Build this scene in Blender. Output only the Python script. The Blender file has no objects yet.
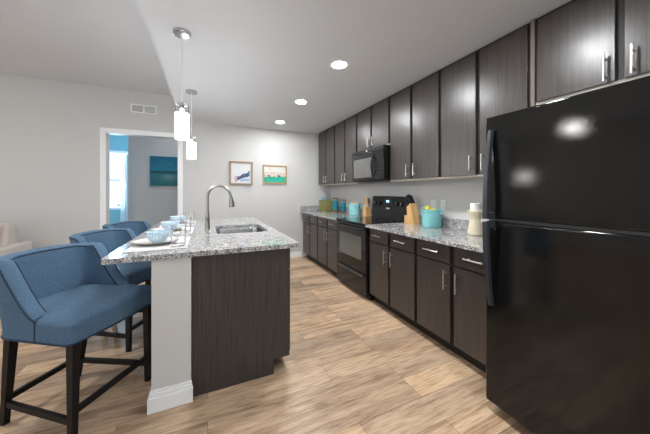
import bpy, bmesh, math, random
from mathutils import Vector, Matrix
random.seed(7)
S = bpy.context.scene
COL = S.collection
PI = math.pi
R = math.radians

# ------------------------------------------------------------------ camera, world, lights, exposure
CAM_H = 1.28
cam_d = bpy.data.cameras.new('camera')
cam = bpy.data.objects.new('camera', cam_d)
COL.objects.link(cam)
S.camera = cam
cam.location = (0, 0, CAM_H)
cam.rotation_euler = (R(90), 0, R(-24.15))
cam_d.sensor_width = 36
cam_d.lens = 36 * 262 / 650
cam_d.shift_y = -25 / 650
cam_d.clip_start = 0.02
S.view_settings.view_transform = 'Standard'
S.view_settings.look = 'None'
S.view_settings.gamma = 1
S.view_settings.use_curve_mapping = False
S.view_settings.exposure = 0.0

world = bpy.data.worlds.new('sky')
S.world = world
world.use_nodes = True
bg = world.node_tree.nodes['Background']
bg.inputs[0].default_value = (0.75, 0.9, 1.0, 1)
bg.inputs[1].default_value = 1.6

def area(name, loc, rot, sx, sy, power, color):
    d = bpy.data.lights.new(name, 'AREA')
    d.shape = 'RECTANGLE'; d.size = sx; d.size_y = sy
    d.energy = power; d.color = color
    o = bpy.data.objects.new(name, d)
    COL.objects.link(o)
    o.location = loc; o.rotation_euler = rot
    return o
# daylight through the living room windows behind the camera and the bedroom window; the side one is added fill
area('daylight_front_window', (-2.6, -2.33, 1.35), (R(90), 0, 0), 3.2, 1.9, 12, (0.97, 0.98, 1.0))
area('daylight_kitchen_window', (0.7, -2.33, 1.45), (R(90), 0, 0), 1.7, 1.5, 4, (0.97, 0.98, 1.0))
area('added_side_fill', (-5.33, -0.3, 1.35), (R(90), 0, R(-90)), 2.8, 1.9, 30, (0.98, 0.99, 1.0))  # added fill from an unseen side, brightens the cabinet fronts and counter wall
area('daylight_bedroom_window', (-2.0, 8.36, 1.6), (R(-90), 0, 0), 1.9, 1.5, 130, (0.42, 0.72, 1.0))
CAN_E = 520
PEND_E = 75
DOME_E = 105

# ------------------------------------------------------------------ materials
def new_mat(name):
    m = bpy.data.materials.new(name)
    m.use_nodes = True
    nt = m.node_tree
    return m, nt, nt.nodes['Principled BSDF']

def mat(name, col, rough=0.5, metal=0.0, spec=0.5, noise=0.0, nscale=40, bump=0.0, trans=0.0, ior=1.45, coat=0.0, sheen=0.0):
    m, nt, b = new_mat(name)
    b.inputs['Base Color'].default_value = (*col, 1)
    b.inputs['Roughness'].default_value = rough
    b.inputs['Metallic'].default_value = metal
    b.inputs['Specular IOR Level'].default_value = spec
    b.inputs['Transmission Weight'].default_value = trans
    b.inputs['IOR'].default_value = ior
    b.inputs['Coat Weight'].default_value = coat
    b.inputs['Sheen Weight'].default_value = sheen
    if noise or bump:
        tc = nt.nodes.new('ShaderNodeTexCoord')
        n = nt.nodes.new('ShaderNodeTexNoise')
        n.inputs['Scale'].default_value = nscale
        n.inputs['Detail'].default_value = 4
        nt.links.new(tc.outputs['Object'], n.inputs['Vector'])
        if noise:
            mx = nt.nodes.new('ShaderNodeMix'); mx.data_type = 'RGBA'
            mx.inputs['A'].default_value = (*[c * (1 - noise) for c in col], 1)
            mx.inputs['B'].default_value = (*[min(1, c * (1 + noise)) for c in col], 1)
            nt.links.new(n.outputs['Fac'], mx.inputs['Factor'])
            nt.links.new(mx.outputs['Result'], b.inputs['Base Color'])
        if bump:
            bp = nt.nodes.new('ShaderNodeBump')
            bp.inputs['Strength'].default_value = bump
            bp.inputs['Distance'].default_value = 0.002
            nt.links.new(n.outputs['Fac'], bp.inputs['Height'])
            nt.links.new(bp.outputs['Normal'], b.inputs['Normal'])
    return m

def emis(name, col, strength):
    m, nt, b = new_mat(name)
    b.inputs['Base Color'].default_value = (0.8, 0.8, 0.8, 1)
    b.inputs['Emission Color'].default_value = (*col, 1)
    b.inputs['Emission Strength'].default_value = strength
    return m

def ramp(nt, stops, interp='LINEAR'):
    r = nt.nodes.new('ShaderNodeValToRGB')
    cr = r.color_ramp
    cr.interpolation = interp
    while len(cr.elements) < len(stops):
        cr.elements.new(0.5)
    for e, (p, c) in zip(cr.elements, stops):
        e.position = p
        e.color = (*c, 1)
    return r

def mapping(nt, scale, out='Object'):
    tc = nt.nodes.new('ShaderNodeTexCoord')
    mp = nt.nodes.new('ShaderNodeMapping')
    mp.inputs['Scale'].default_value = scale
    nt.links.new(tc.outputs[out], mp.inputs['Vector'])
    return mp

def grain_mat(name, dark, light, rough, scale=(70, 70, 2.2), bump=0.08, spec=0.5):
    m, nt, b = new_mat(name)
    mp = mapping(nt, scale)
    n = nt.nodes.new('ShaderNodeTexNoise')
    n.inputs['Scale'].default_value = 1
    n.inputs['Detail'].default_value = 5
    n.inputs['Roughness'].default_value = 0.65
    nt.links.new(mp.outputs[0], n.inputs['Vector'])
    r = ramp(nt, [(0.32, dark), (0.7, light)])
    nt.links.new(n.outputs['Fac'], r.inputs[0])
    nt.links.new(r.outputs[0], b.inputs['Base Color'])
    b.inputs['Roughness'].default_value = rough
    b.inputs['Specular IOR Level'].default_value = spec
    bp = nt.nodes.new('ShaderNodeBump')
    bp.inputs['Strength'].default_value = bump
    bp.inputs['Distance'].default_value = 0.002
    nt.links.new(n.outputs['Fac'], bp.inputs['Height'])
    nt.links.new(bp.outputs['Normal'], b.inputs['Normal'])
    return m

def floor_mat():
    m, nt, b = new_mat('oak_plank_floor')
    tc = nt.nodes.new('ShaderNodeTexCoord')
    br = nt.nodes.new('ShaderNodeTexBrick')
    br.offset = 0.37; br.offset_frequency = 3; br.squash = 1
    br.inputs['Color1'].default_value = (0, 0, 0, 1)
    br.inputs['Color2'].default_value = (1, 1, 1, 1)
    br.inputs['Mortar'].default_value = (0.0, 0.0, 0.0, 1)
    br.inputs['Scale'].default_value = 1
    br.inputs['Mortar Size'].default_value = 0.0012
    br.inputs['Mortar Smooth'].default_value = 0.1
    br.inputs['Brick Width'].default_value = 1.22
    br.inputs['Row Height'].default_value = 0.178
    nt.links.new(tc.outputs['Object'], br.inputs['Vector'])
    # grain, shifted per plank
    mp = nt.nodes.new('ShaderNodeMapping')
    mp.inputs['Scale'].default_value = (1.1, 10, 1)
    nt.links.new(tc.outputs['Object'], mp.inputs['Vector'])
    add = nt.nodes.new('ShaderNodeVectorMath'); add.operation = 'MULTIPLY_ADD'
    add.inputs[1].default_value = (37, 53, 11)
    nt.links.new(br.outputs['Color'], add.inputs[0])
    nt.links.new(mp.outputs[0], add.inputs[2])
    n = nt.nodes.new('ShaderNodeTexNoise')
    n.inputs['Scale'].default_value = 1
    n.inputs['Detail'].default_value = 7
    n.inputs['Roughness'].default_value = 0.70
    n.inputs['Distortion'].default_value = 1.1
    nt.links.new(add.outputs[0], n.inputs['Vector'])
    mp2 = nt.nodes.new('ShaderNodeMapping')
    mp2.inputs['Scale'].default_value = (7, 110, 1)
    nt.links.new(tc.outputs['Object'], mp2.inputs['Vector'])
    n2 = nt.nodes.new('ShaderNodeTexNoise')
    n2.inputs['Scale'].default_value = 1
    n2.inputs['Detail'].default_value = 4
    nt.links.new(mp2.outputs[0], n2.inputs['Vector'])
    fine = ramp(nt, [(0.36, (0.66, 0.60, 0.56)), (0.52, (1, 1, 1))])
    nt.links.new(n2.outputs['Fac'], fine.inputs[0])
    r = ramp(nt, [(0.27, (0.17, 0.10, 0.062)), (0.38, (0.38, 0.255, 0.165)), (0.50, (0.58, 0.42, 0.285)), (0.72, (0.70, 0.54, 0.39))])
    nt.links.new(n.outputs['Fac'], r.inputs[0])
    tone = ramp(nt, [(0.0, (0.70, 0.68, 0.68)), (0.35, (0.88, 0.86, 0.85)), (0.7, (1.02, 0.99, 0.95)), (1.0, (1.15, 1.10, 1.02))])
    nt.links.new(br.outputs['Color'], tone.inputs[0])
    mx = nt.nodes.new('ShaderNodeMix'); mx.data_type = 'RGBA'; mx.blend_type = 'MULTIPLY'
    mx.inputs['Factor'].default_value = 1
    nt.links.new(r.outputs[0], mx.inputs['A'])
    nt.links.new(tone.outputs[0], mx.inputs['B'])
    mf = nt.nodes.new('ShaderNodeMix'); mf.data_type = 'RGBA'; mf.blend_type = 'MULTIPLY'
    mf.inputs['Factor'].default_value = 1
    nt.links.new(mx.outputs['Result'], mf.inputs['A'])
    nt.links.new(fine.outputs[0], mf.inputs['B'])
    seam = nt.nodes.new('ShaderNodeMix'); seam.data_type = 'RGBA'
    seam.inputs['B'].default_value = (0.09, 0.055, 0.035, 1)
    nt.links.new(mf.outputs['Result'], seam.inputs['A'])
    nt.links.new(br.outputs['Fac'], seam.inputs['Factor'])
    nt.links.new(seam.outputs['Result'], b.inputs['Base Color'])
    b.inputs['Roughness'].default_value = 0.34
    b.inputs['Specular IOR Level'].default_value = 0.4
    bp = nt.nodes.new('ShaderNodeBump')
    bp.inputs['Strength'].default_value = 0.12
    bp.inputs['Distance'].default_value = 0.002
    nt.links.new(n.outputs['Fac'], bp.inputs['Height'])
    nt.links.new(bp.outputs['Normal'], b.inputs['Normal'])
    return m

def granite_mat():
    m, nt, b = new_mat('speckled_granite')
    tc = nt.nodes.new('ShaderNodeTexCoord')
    v = nt.nodes.new('ShaderNodeTexVoronoi')
    v.inputs['Scale'].default_value = 165
    nt.links.new(tc.outputs['Object'], v.inputs['Vector'])
    sep = nt.nodes.new('ShaderNodeSeparateColor')
    nt.links.new(v.outputs['Color'], sep.inputs[0])
    r = ramp(nt, [(0.0, (0.04, 0.04, 0.045)), (0.065, (0.17, 0.165, 0.165)), (0.23, (0.33, 0.325, 0.33)),
                  (0.52, (0.56, 0.555, 0.55)), (0.80, (0.75, 0.745, 0.74)), (0.93, (0.42, 0.36, 0.30))], 'CONSTANT')
    nt.links.new(sep.outputs[0], r.inputs[0])
    n = nt.nodes.new('ShaderNodeTexNoise')
    n.inputs['Scale'].default_value = 22
    n.inputs['Detail'].default_value = 4
    nt.links.new(tc.outputs['Object'], n.inputs['Vector'])
    r2 = ramp(nt, [(0.35, (0.62, 0.62, 0.63)), (0.6, (1, 1, 1))])
    nt.links.new(n.outputs['Fac'], r2.inputs[0])
    mx = nt.nodes.new('ShaderNodeMix'); mx.data_type = 'RGBA'; mx.blend_type = 'MULTIPLY'
    mx.inputs['Factor'].default_value = 1
    nt.links.new(r.outputs[0], mx.inputs['A'])
    nt.links.new(r2.outputs[0], mx.inputs['B'])
    nt.links.new(mx.outputs['Result'], b.inputs['Base Color'])
    b.inputs['Roughness'].default_value = 0.07
    b.inputs['Specular IOR Level'].default_value = 0.6
    return m

def attr_mat(name, rough=0.6):
    m, nt, b = new_mat(name)
    a = nt.nodes.new('ShaderNodeAttribute')
    a.attribute_name = 'paint'
    nt.links.new(a.outputs['Color'], b.inputs['Base Color'])
    b.inputs['Roughness'].default_value = rough
    return m

M = {}
M['wall'] = mat('grey_wall_paint', (0.575, 0.565, 0.555), 0.85, noise=0.02, nscale=3, bump=0.05)
M['ceiling'] = mat('ceiling_paint', (0.64, 0.655, 0.675), 0.9, noise=0.015, nscale=4)
M['trim'] = mat('white_trim_paint', (0.82, 0.82, 0.82), 0.45)
M['floor'] = floor_mat()
M['granite'] = granite_mat()
M['cab'] = grain_mat('espresso_laminate', (0.026, 0.0205, 0.018), (0.068, 0.055, 0.048), 0.31, scale=(110, 110, 2.4), spec=0.65, bump=0.05)
M['cab_dark'] = mat('cabinet_frame_shaded', (0.009, 0.007, 0.0065), 0.5)  # near-black: the shade in the door gaps is put into the frame colour
M['panel'] = grain_mat('island_panel_laminate', (0.020, 0.016, 0.014), (0.062, 0.050, 0.044), 0.5, scale=(90, 90, 2.2))
M['beige'] = mat('beige_cabinet_underside', (0.55, 0.50, 0.44), 0.6, noise=0.08, nscale=20)
M['edge'] = mat('door_edge_band', (0.16, 0.125, 0.10), 0.5)
M['black'] = mat('gloss_black_enamel', (0.008, 0.008, 0.008), 0.13, spec=0.5)
M['fridge'] = mat('black_fridge_enamel', (0.005, 0.005, 0.005), 0.05, spec=0.5, bump=0.07, nscale=170)
M['black_glass'] = mat('black_glass', (0.004, 0.004, 0.005), 0.03, spec=0.6)
M['oven_glass'] = mat('oven_window_glass', (0.10, 0.094, 0.082), 0.04, spec=0.9)
M['micro_glass'] = mat('microwave_window_reflection', (0.11, 0.107, 0.105), 0.06, spec=1.0)  # grey base stands for the room reflected in the window
M['black_matte'] = mat('black_plastic', (0.012, 0.012, 0.013), 0.45, spec=0.35)
M['handle_grey'] = mat('charcoal_handle', (0.028, 0.031, 0.037), 0.38)
M['gasket'] = mat('grey_gasket', (0.05, 0.05, 0.05), 0.5)
M['nickel'] = mat('brushed_nickel', (0.60, 0.57, 0.53), 0.3, metal=1)
M['chrome'] = mat('chrome', (0.55, 0.55, 0.56), 0.18, metal=1)
M['faucet'] = mat('faucet_nickel', (0.38, 0.35, 0.315), 0.28, metal=1)
M['steel'] = mat('stainless_steel', (0.60, 0.595, 0.59), 0.27, metal=1)
M['fabric'] = mat('blue_woven_fabric', (0.078, 0.138, 0.212), 0.85, noise=0.6, nscale=170, bump=0.6, sheen=0.04, spec=0.2)
M['piping'] = mat('dark_blue_piping', (0.016, 0.032, 0.055), 0.8)
M['leg'] = mat('black_wood', (0.006, 0.005, 0.0048), 0.5, spec=0.3, noise=0.2, nscale=30)
M['cream'] = mat('cream_upholstery', (0.62, 0.575, 0.54), 0.9, noise=0.08, nscale=120, bump=0.2)
M['orange'] = mat('orange_fabric', (0.62, 0.19, 0.10), 0.9, noise=0.15, nscale=60)
M['glass'] = mat('clear_glass', (1, 1, 1), 0.0, trans=1.0, ior=1.45)
M['pane'] = mat('window_glass', (1, 1, 1), 0.0, trans=1.0, ior=1.02)
M['bowl'] = None
M['plate'] = mat('white_glazed_plate', (0.80, 0.79, 0.77), 0.2)
M['plate_rim'] = mat('brown_plate_rim', (0.25, 0.19, 0.14), 0.35)
M['mat'] = mat('white_woven_placemat', (0.74, 0.73, 0.72), 0.85, noise=0.12, nscale=160, bump=0.3)
M['turq'] = mat('turquoise_glaze', (0.20, 0.50, 0.51), 0.22, noise=0.04, nscale=12)
M['aqua'] = mat('aqua_glaze', (0.27, 0.60, 0.62), 0.22, noise=0.04, nscale=12)
M['teal'] = mat('teal_fill', (0.0, 0.165, 0.215), 0.25, noise=0.15, nscale=60)
M['lidwood'] = mat('brown_lid_wood', (0.15, 0.07, 0.04), 0.45, noise=0.2, nscale=40)
M['wood'] = grain_mat('pale_knife_block_wood', (0.50, 0.29, 0.10), (0.70, 0.44, 0.19), 0.45, scale=(40, 40, 4))
M['yellow'] = mat('lemon_peel', (0.80, 0.62, 0.03), 0.45, bump=0.3, nscale=200)
M['ivory'] = mat('ivory_stoneware', (0.74, 0.66, 0.48), 0.5, noise=0.08, nscale=25)
M['candle'] = mat('white_candle_wax', (0.86, 0.85, 0.82), 0.5)
M['olive'] = mat('olive_basket_wire', (0.27, 0.25, 0.075), 0.5, noise=0.2, nscale=30)
M['aqua_glass'] = mat('aqua_bottle_glass', (0.08, 0.34, 0.42), 0.1)
M['outlet'] = mat('white_outlet_plastic', (0.80, 0.80, 0.79), 0.4)
M['frame_wood'] = mat('pale_frame_wood', (0.30, 0.215, 0.14), 0.5, noise=0.15, nscale=40)
M['frame_gold'] = mat('gold_frame_wood', (0.46, 0.31, 0.13), 0.45, noise=0.12, nscale=40)
M['paint'] = attr_mat('art_paint')
M['can'] = emis('can_lens', (0.955, 0.98, 1.0), CAN_E)
M['can_dim'] = emis('can_lens_dim', (0.955, 0.98, 1.0), CAN_E * .68)
M['pendant'] = emis('lit_pendant_glass', (0.965, 0.985, 1.0), PEND_E)
M['dome'] = emis('lit_dome_glass', (1.0, 0.98, 0.95), DOME_E)
M['shade'] = emis('lit_lamp_shade', (1.0, 0.95, 0.88), 14)
M['display'] = emis('blue_clock_display', (0.1, 0.3, 1.0), 3)
M['badge'] = mat('silver_badge', (0.8, 0.8, 0.8), 0.3, metal=0.6)
M['knob_mark'] = mat('pale_mark', (0.6, 0.6, 0.6), 0.5)
M['door_paint'] = mat('white_door_paint', (0.72, 0.74, 0.76), 0.4)
M['vent_dark'] = mat('duct_shade', (0.05, 0.05, 0.05), 0.8)
M['cord'] = mat('pale_cord', (0.72, 0.72, 0.72), 0.4)
M['teal_wall'] = mat('teal_bedroom_paint', (0.22, 0.44, 0.50), 0.8)

def bowl_mat():
    m, nt, b = new_mat('blue_patterned_glaze')
    mp = mapping(nt, (1, 1, 1))
    v = nt.nodes.new('ShaderNodeTexVoronoi')
    v.inputs['Scale'].default_value = 85
    v.feature = 'DISTANCE_TO_EDGE'
    nt.links.new(mp.outputs[0], v.inputs['Vector'])
    r = ramp(nt, [(0.05, (0.66, 0.76, 0.82)), (0.22, (0.30, 0.47, 0.62))])
    nt.links.new(v.outputs['Distance'], r.inputs[0])
    nt.links.new(r.outputs[0], b.inputs['Base Color'])
    b.inputs['Roughness'].default_value = 0.2
    return m
M['bowl'] = bowl_mat()

# ------------------------------------------------------------------ mesh helpers
OFF = {}
def V3(p): return Vector(p)

class MB:
    def __init__(self):
        self.v = []; self.f = []; self.m = []
    def add(self, vs, fs, mi=0):
        k = len(self.v)
        self.v += [tuple(p) for p in vs]
        self.f += [tuple(i + k for i in f) for f in fs]
        self.m += [mi] * len(fs)
        return self
    def from_bm(self, bm, mi=0):
        bm.verts.ensure_lookup_table()
        bm.verts.index_update()
        self.add([v.co for v in bm.verts], [[v.index for v in f.verts] for f in bm.faces], mi)
        bm.free()
        return self
    def box(self, x0, x1, y0, y1, z0, z1, bev=0.0, seg=2, mi=0, mtx=None):
        bm = bmesh.new()
        bmesh.ops.create_cube(bm, size=1)
        for v in bm.verts:
            v.co = Vector(((x0 + x1) / 2 + v.co.x * (x1 - x0), (y0 + y1) / 2 + v.co.y * (y1 - y0), (z0 + z1) / 2 + v.co.z * (z1 - z0)))
        if bev:
            bmesh.ops.bevel(bm, geom=list(bm.edges), offset=bev, segments=seg, profile=0.5, affect='EDGES')
        if mtx is not None:
            bm.transform(mtx)
        return self.from_bm(bm, mi)
    def frustum(self, p0, p1, s0, s1, mi=0, s0y=None, s1y=None):
        p0, p1 = V3(p0), V3(p1)
        vs = []
        for p, s, sy in ((p0, s0, s0y or s0), (p1, s1, s1y or s1)):
            for a, b in ((-1, -1), (1, -1), (1, 1), (-1, 1)):
                vs.append(p + Vector((a * s / 2, b * sy / 2, 0)))
        self.add(vs, [(3, 2, 1, 0), (4, 5, 6, 7), (0, 1, 5, 4), (1, 2, 6, 5), (2, 3, 7, 6), (3, 0, 4, 7)], mi)
        return self
    def bar(self, p0, p1, w, h, mi=0):
        p0, p1 = V3(p0), V3(p1)
        d = (p1 - p0).normalized()
        side = d.cross(Vector((0, 0, 1)))
        if side.length < 1e-4: side = Vector((1, 0, 0))
        side.normalize()
        up = side.cross(d)
        vs = []
        for p in (p0, p1):
            for a, b in ((-1, -1), (1, -1), (1, 1), (-1, 1)):
                vs.append(p + side * a * w / 2 + up * b * h / 2)
        self.add(vs, [(0, 1, 2, 3), (7, 6, 5, 4), (4, 5, 1, 0), (5, 6, 2, 1), (6, 7, 3, 2), (7, 4, 0, 3)], mi)
        return self
    def lathe(self, prof, c=(0, 0, 0), seg=28, mi=0, closed=False, sx=1, sy=1):
        """prof: (radius, z) from bottom to top; closed joins last to first"""
        vs = []; fs = []
        n = len(prof)
        for (r, z) in prof:
            for k in range(seg):
                a = 2 * PI * k / seg
                vs.append((c[0] + r * sx * math.cos(a), c[1] + r * sy * math.sin(a), c[2] + z))
        rows = n if closed else n - 1
        for i in range(rows):
            j = (i + 1) % n
            for k in range(seg):
                k2 = (k + 1) % seg
                fs.append((i * seg + k, i * seg + k2, j * seg + k2, j * seg + k))
        if not closed:
            if prof[0][0] > 1e-5: fs.append(tuple(range(seg - 1, -1, -1)))
            if prof[-1][0] > 1e-5: fs.append(tuple((n - 1) * seg + k for k in range(seg)))
        self.add(vs, fs, mi)
        return self
    def tube(self, pts, r, seg=10, mi=0, closed=False, cap=True):
        pts = [V3(p) for p in pts]
        n = len(pts)
        rad = r if isinstance(r, (list, tuple)) else [r] * n
        vs = []; fs = []
        prev = None
        for i, p in enumerate(pts):
            if closed:
                t = (pts[(i + 1) % n] - pts[i - 1])
            else:
                t = pts[min(i + 1, n - 1)] - pts[max(i - 1, 0)]
            t.normalize()
            if prev is None:
                a = Vector((0, 0, 1)) if abs(t.z) < 0.9 else Vector((1, 0, 0))
                u = t.cross(a).normalized()
            else:
                u = (prev - t * prev.dot(t))
                if u.length < 1e-6: u = t.orthogonal()
                u.normalize()
            prev = u
            w = t.cross(u)
            for k in range(seg):
                a = 2 * PI * k / seg
                vs.append(p + (u * math.cos(a) + w * math.sin(a)) * rad[i])
        for i in range(n if closed else n - 1):
            j = (i + 1) % n
            for k in range(seg):
                k2 = (k + 1) % seg
                fs.append((i * seg + k, i * seg + k2, j * seg + k2, j * seg + k))
        if cap and not closed:
            fs.append(tuple(range(seg - 1, -1, -1)))
            fs.append(tuple((n - 1) * seg + k for k in range(seg)))
        self.add(vs, fs, mi)
        return self
    def cyl(self, p0, p1, r, seg=14, mi=0):
        return self.tube([p0, p1], r, seg, mi)
    def build(self, name, mats, parent=None, smooth=True, angle=35):
        off = Vector((0, 0, 0))
        if parent is not None:
            off = OFF.get(parent.name, Vector((0, 0, 0)))
        me = bpy.data.meshes.new(name)
        me.from_pydata([(p[0] - off[0], p[1] - off[1], p[2] - off[2]) for p in self.v], [], self.f)
        if not isinstance(mats, (list, tuple)): mats = [mats]
        for m in mats: me.materials.append(m)
        for p, i in zip(me.polygons, self.m):
            p.material_index = i
        bm = bmesh.new(); bm.from_mesh(me)
        bmesh.ops.recalc_face_normals(bm, faces=bm.faces)
        bm.to_mesh(me); bm.free()
        if smooth:
            for p in me.polygons: p.use_smooth = True
            me.set_sharp_from_angle(angle=R(angle))
        o = bpy.data.objects.new(name, me)
        COL.objects.link(o)
        if smooth:
            wn = o.modifiers.new('weighted_normals', 'WEIGHTED_NORMAL')
            wn.keep_sharp = True; wn.weight = 100
        if parent is not None:
            o.parent = parent
            OFF[o.name] = off
        return o

def box(x0, x1, y0, y1, z0, z1, bev=0.0, seg=2):
    return MB().box(x0, x1, y0, y1, z0, z1, bev, seg)

def thing(name, label, cat, loc=(0, 0, 0), group=None, rz=0):
    o = bpy.data.objects.new(name, None)
    o.empty_display_size = 0.1
    COL.objects.link(o)
    o.location = loc
    o.rotation_euler = (0, 0, rz)
    o['label'] = label; o['category'] = cat
    if group: o['group'] = group
    OFF[o.name] = Vector(loc)
    return o

def tag(o, label, cat, group=None):
    o['label'] = label; o['category'] = cat
    if group: o['group'] = group
    return o

def struct(o):
    o['kind'] = 'structure'
    return o

def copy_tree(o, parent=None):
    c = o.copy()
    COL.objects.link(c)
    if parent is not None: c.parent = parent
    for ch in list(o.children): copy_tree(ch, c)
    return c

def rot_obj_mesh(o, mtx):
    o.data.transform(mtx)

def rrect(x0, x1, y0, y1, r, seg=6):
    pts = []
    for cx, cy, a0 in ((x1 - r, y1 - r, 0), (x0 + r, y1 - r, 90), (x0 + r, y0 + r, 180), (x1 - r, y0 + r, 270)):
        for k in range(seg + 1):
            a = R(a0 + 90 * k / seg)
            pts.append((cx + r * math.cos(a), cy + r * math.sin(a)))
    return pts

def painted(name, fn, w, h, parent, origin, nx=64, ny=64):
    """a canvas facing -Y, its colours from fn(u, v)"""
    vs = []; fs = []
    for j in range(ny + 1):
        for i in range(nx + 1):
            vs.append((origin[0] + w * i / nx, origin[1], origin[2] + h * j / ny))
    for j in range(ny):
        for i in range(nx):
            a = j * (nx + 1) + i
            fs.append((a, a + 1, a + nx + 2, a + nx + 1))
    mb = MB(); mb.add(vs, fs)
    o = mb.build(name, M['paint'], parent, smooth=False)
    at = o.data.color_attributes.new('paint', 'FLOAT_COLOR', 'POINT')
    k = 0
    for j in range(ny + 1):
        for i in range(nx + 1):
            at.data[k].color = (*fn(i / nx, j / ny), 1)
            k += 1
    return o

# ------------------------------------------------------------------ the setting
XL, XR, YF, YB = -5.4, 2.34, -2.4, 4.94
ZC, ZL = 2.465, 2.855
XS = -0.395                                   # the step between the kitchen ceiling and the higher one
struct(box(XL - .1, XR + .1, YF - .1, 8.7, -0.08, 0).build('floor', M['floor'], smooth=False))
c = MB()
c.box(XS, XR + .1, YF - .1, YB + .02, ZC, ZL + .12)
c.box(XL - .1, XS, YF - .1, YB + .02, ZL, ZL + .12)
struct(c.build('ceiling', M['ceiling'], smooth=False))
struct(box(XR, XR + .12, YF, YB + .12, 0, ZL + .1).build('wall_right', M['wall'], smooth=False))
w = MB()
w.box(XL - .12, XL, YF, -1.8, 0, ZL + .1); w.box(XL - .12, XL, 1.2, YB + .12, 0, ZL + .1)
w.box(XL - .12, XL, -1.8, 1.2, 0, 0.3); w.box(XL - .12, XL, -1.8, 1.2, 2.35, ZL + .1)
struct(w.build('wall_left', M['wall'], smooth=False))
DX0, DX1, DZ = -1.402, -0.432, 2.185
w = MB()
w.box(XL, DX0, YB, YB + .12, 0, ZL + .1)
w.box(DX1, XR, YB, YB + .12, 0, ZL + .1)
w.box(DX0, DX1, YB, YB + .12, DZ, ZL + .1)
struct(w.build('wall_back', M['wall'], smooth=False))
# wall behind the camera with two window openings
w = MB()
w.box(XL, -4.3, YF - .12, YF, 0, ZL + .1)
w.box(-4.3, -0.9, YF - .12, YF, 0, 0.3); w.box(-4.3, -0.9, YF - .12, YF, 2.35, ZL + .1)
w.box(-0.9, -0.2, YF - .12, YF, 0, ZL + .1)
w.box(-0.2, 1.6, YF - .12, YF, 0, 0.65); w.box(-0.2, 1.6, YF - .12, YF, 2.25, ZL + .1)
w.box(1.6, XR, YF - .12, YF, 0, ZL + .1)
struct(w.build('wall_front', M['wall'], smooth=False))

def window(name, x0, x1, z0, z1, y, turn=False):
    f = MB()
    t = .05
    f.box(x0, x1, y - .04, y + .04, z0, z0 + t); f.box(x0, x1, y - .04, y + .04, z1 - t, z1)
    f.box(x0, x0 + t, y - .04, y + .04, z0, z1); f.box(x1 - t, x1, y - .04, y + .04, z0, z1)
    xm, zm = (x0 + x1) / 2, (z0 + z1) / 2
    f.box(x0 + t, x1 - t, y - .025, y + .025, zm - .02, zm + .02)
    o = struct(f.build(name, M['trim'], smooth=False))
    p = box(x0 + t, x1 - t, y - .004, y + .004, z0 + t, z1 - t).build('window_pane', M['pane'], o, smooth=False)
    if turn:
        for q in (o, p): q.data.transform(Matrix.Rotation(R(90), 4, 'Z'))
    return o
window('window_added', -1.8, 1.2, 0.3, 2.35, -(XL - .06), True)  # unseen window, added as the source of the side fill
window('window_1', -4.3, -0.9, 0.3, 2.35, YF - .06)
window('window_2', -0.2, 1.6, 0.65, 2.25, YF - .06)

# rooms beyond the doorway
w = MB()
w.box(-1.405, 1.0, 6.2, 6.3, 0, ZL + .1)
w.box(-3.8, -2.45, 6.2, 6.3, 0, ZL + .1)
w.box(-2.45, -1.405, 6.2, 6.3, 2.5, ZL + .1)
struct(w.build('wall_hall', M['wall'], smooth=False))
w = MB()
w.box(1.0, 1.1, YB + .12, 6.3, 0, ZL + .1)
w.box(-3.9, -3.8, YB + .12, 8.6, 0, ZL + .1)
w.box(-0.6, -0.5, 6.3, 8.6, 0, ZL + .1)
struct(w.build('wall_hall_sides', M['wall'], smooth=False))
w = MB()
w.box(-3.8, -2.95, 8.45, 8.6, 0, ZL + .1); w.box(-1.05, -0.5, 8.45, 8.6, 0, ZL + .1)
w.box(-2.95, -1.05, 8.45, 8.6, 0, 0.82); w.box(-2.95, -1.05, 8.45, 8.6, 2.36, ZL + .1)
struct(w.build('wall_bedroom', M['teal_wall'], smooth=False))
window('window_3', -2.95, -1.05, 0.82, 2.36, 8.5)
struct(box(-3.9, 1.1, YB + .02, 8.6, ZL, ZL + .1).build('ceiling_hall', M['ceiling'], smooth=False))

# cased opening in the back wall
d = MB()
y0, y1 = YB - .018, YB + .138
cw = .058
d.box(DX0 - cw, DX0, y0, y1, 0, DZ - .001); d.box(DX1, DX1 + cw, y0, y1, 0, DZ - .001)
d.box(DX0 - cw, DX1 + cw, y0, y1, DZ, DZ + cw)
for (xa, xb) in ((DX0 - .006, DX0 + .015), (DX1 - .015, DX1 + .006)):
    d.box(xa, xb, y0 - .006, y1 + .006, 0, DZ + .006)
d.box(DX0, DX1, y0 - .006, y1 + .006, DZ - .015, DZ + .006)
struct(d.build('door_1', M['trim']))
# the bedroom door standing open beyond the hall
dr = thing('door_2', 'white panelled bedroom door standing open beyond the cased doorway', 'door', (-1.445, 6.34, 0.0))
dr['kind'] = 'structure'
ln = .74
b = MB()
b.box(0, ln, -.018, .018, .012, 2.03)
for (za, zb) in ((.15, .75), (.85, 1.35), (1.45, 1.9)):
    for (xa, xb) in ((.09, .34), (.40, .65)):
        for s in (-1, 1):
            yy = s * .021
            b.box(xa, xb, yy - .004, yy + .004, za, zb, .003)
OFF[dr.name] = Vector((0, 0, 0))
b.build('door_leaf', M['door_paint'], dr)
k = MB()
for s in (-1, 1):
    k.cyl((.68, s * .018, 1.0), (.68, s * .05, 1.0), .012)
    k.box(.66, .70, s * .065 - .02, s * .065 + .02, .98, 1.02, .015, 3)
k.build('door_handle', M['nickel'], dr)
dr.rotation_euler = (0, 0, math.atan2(.70, -.27))

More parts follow.
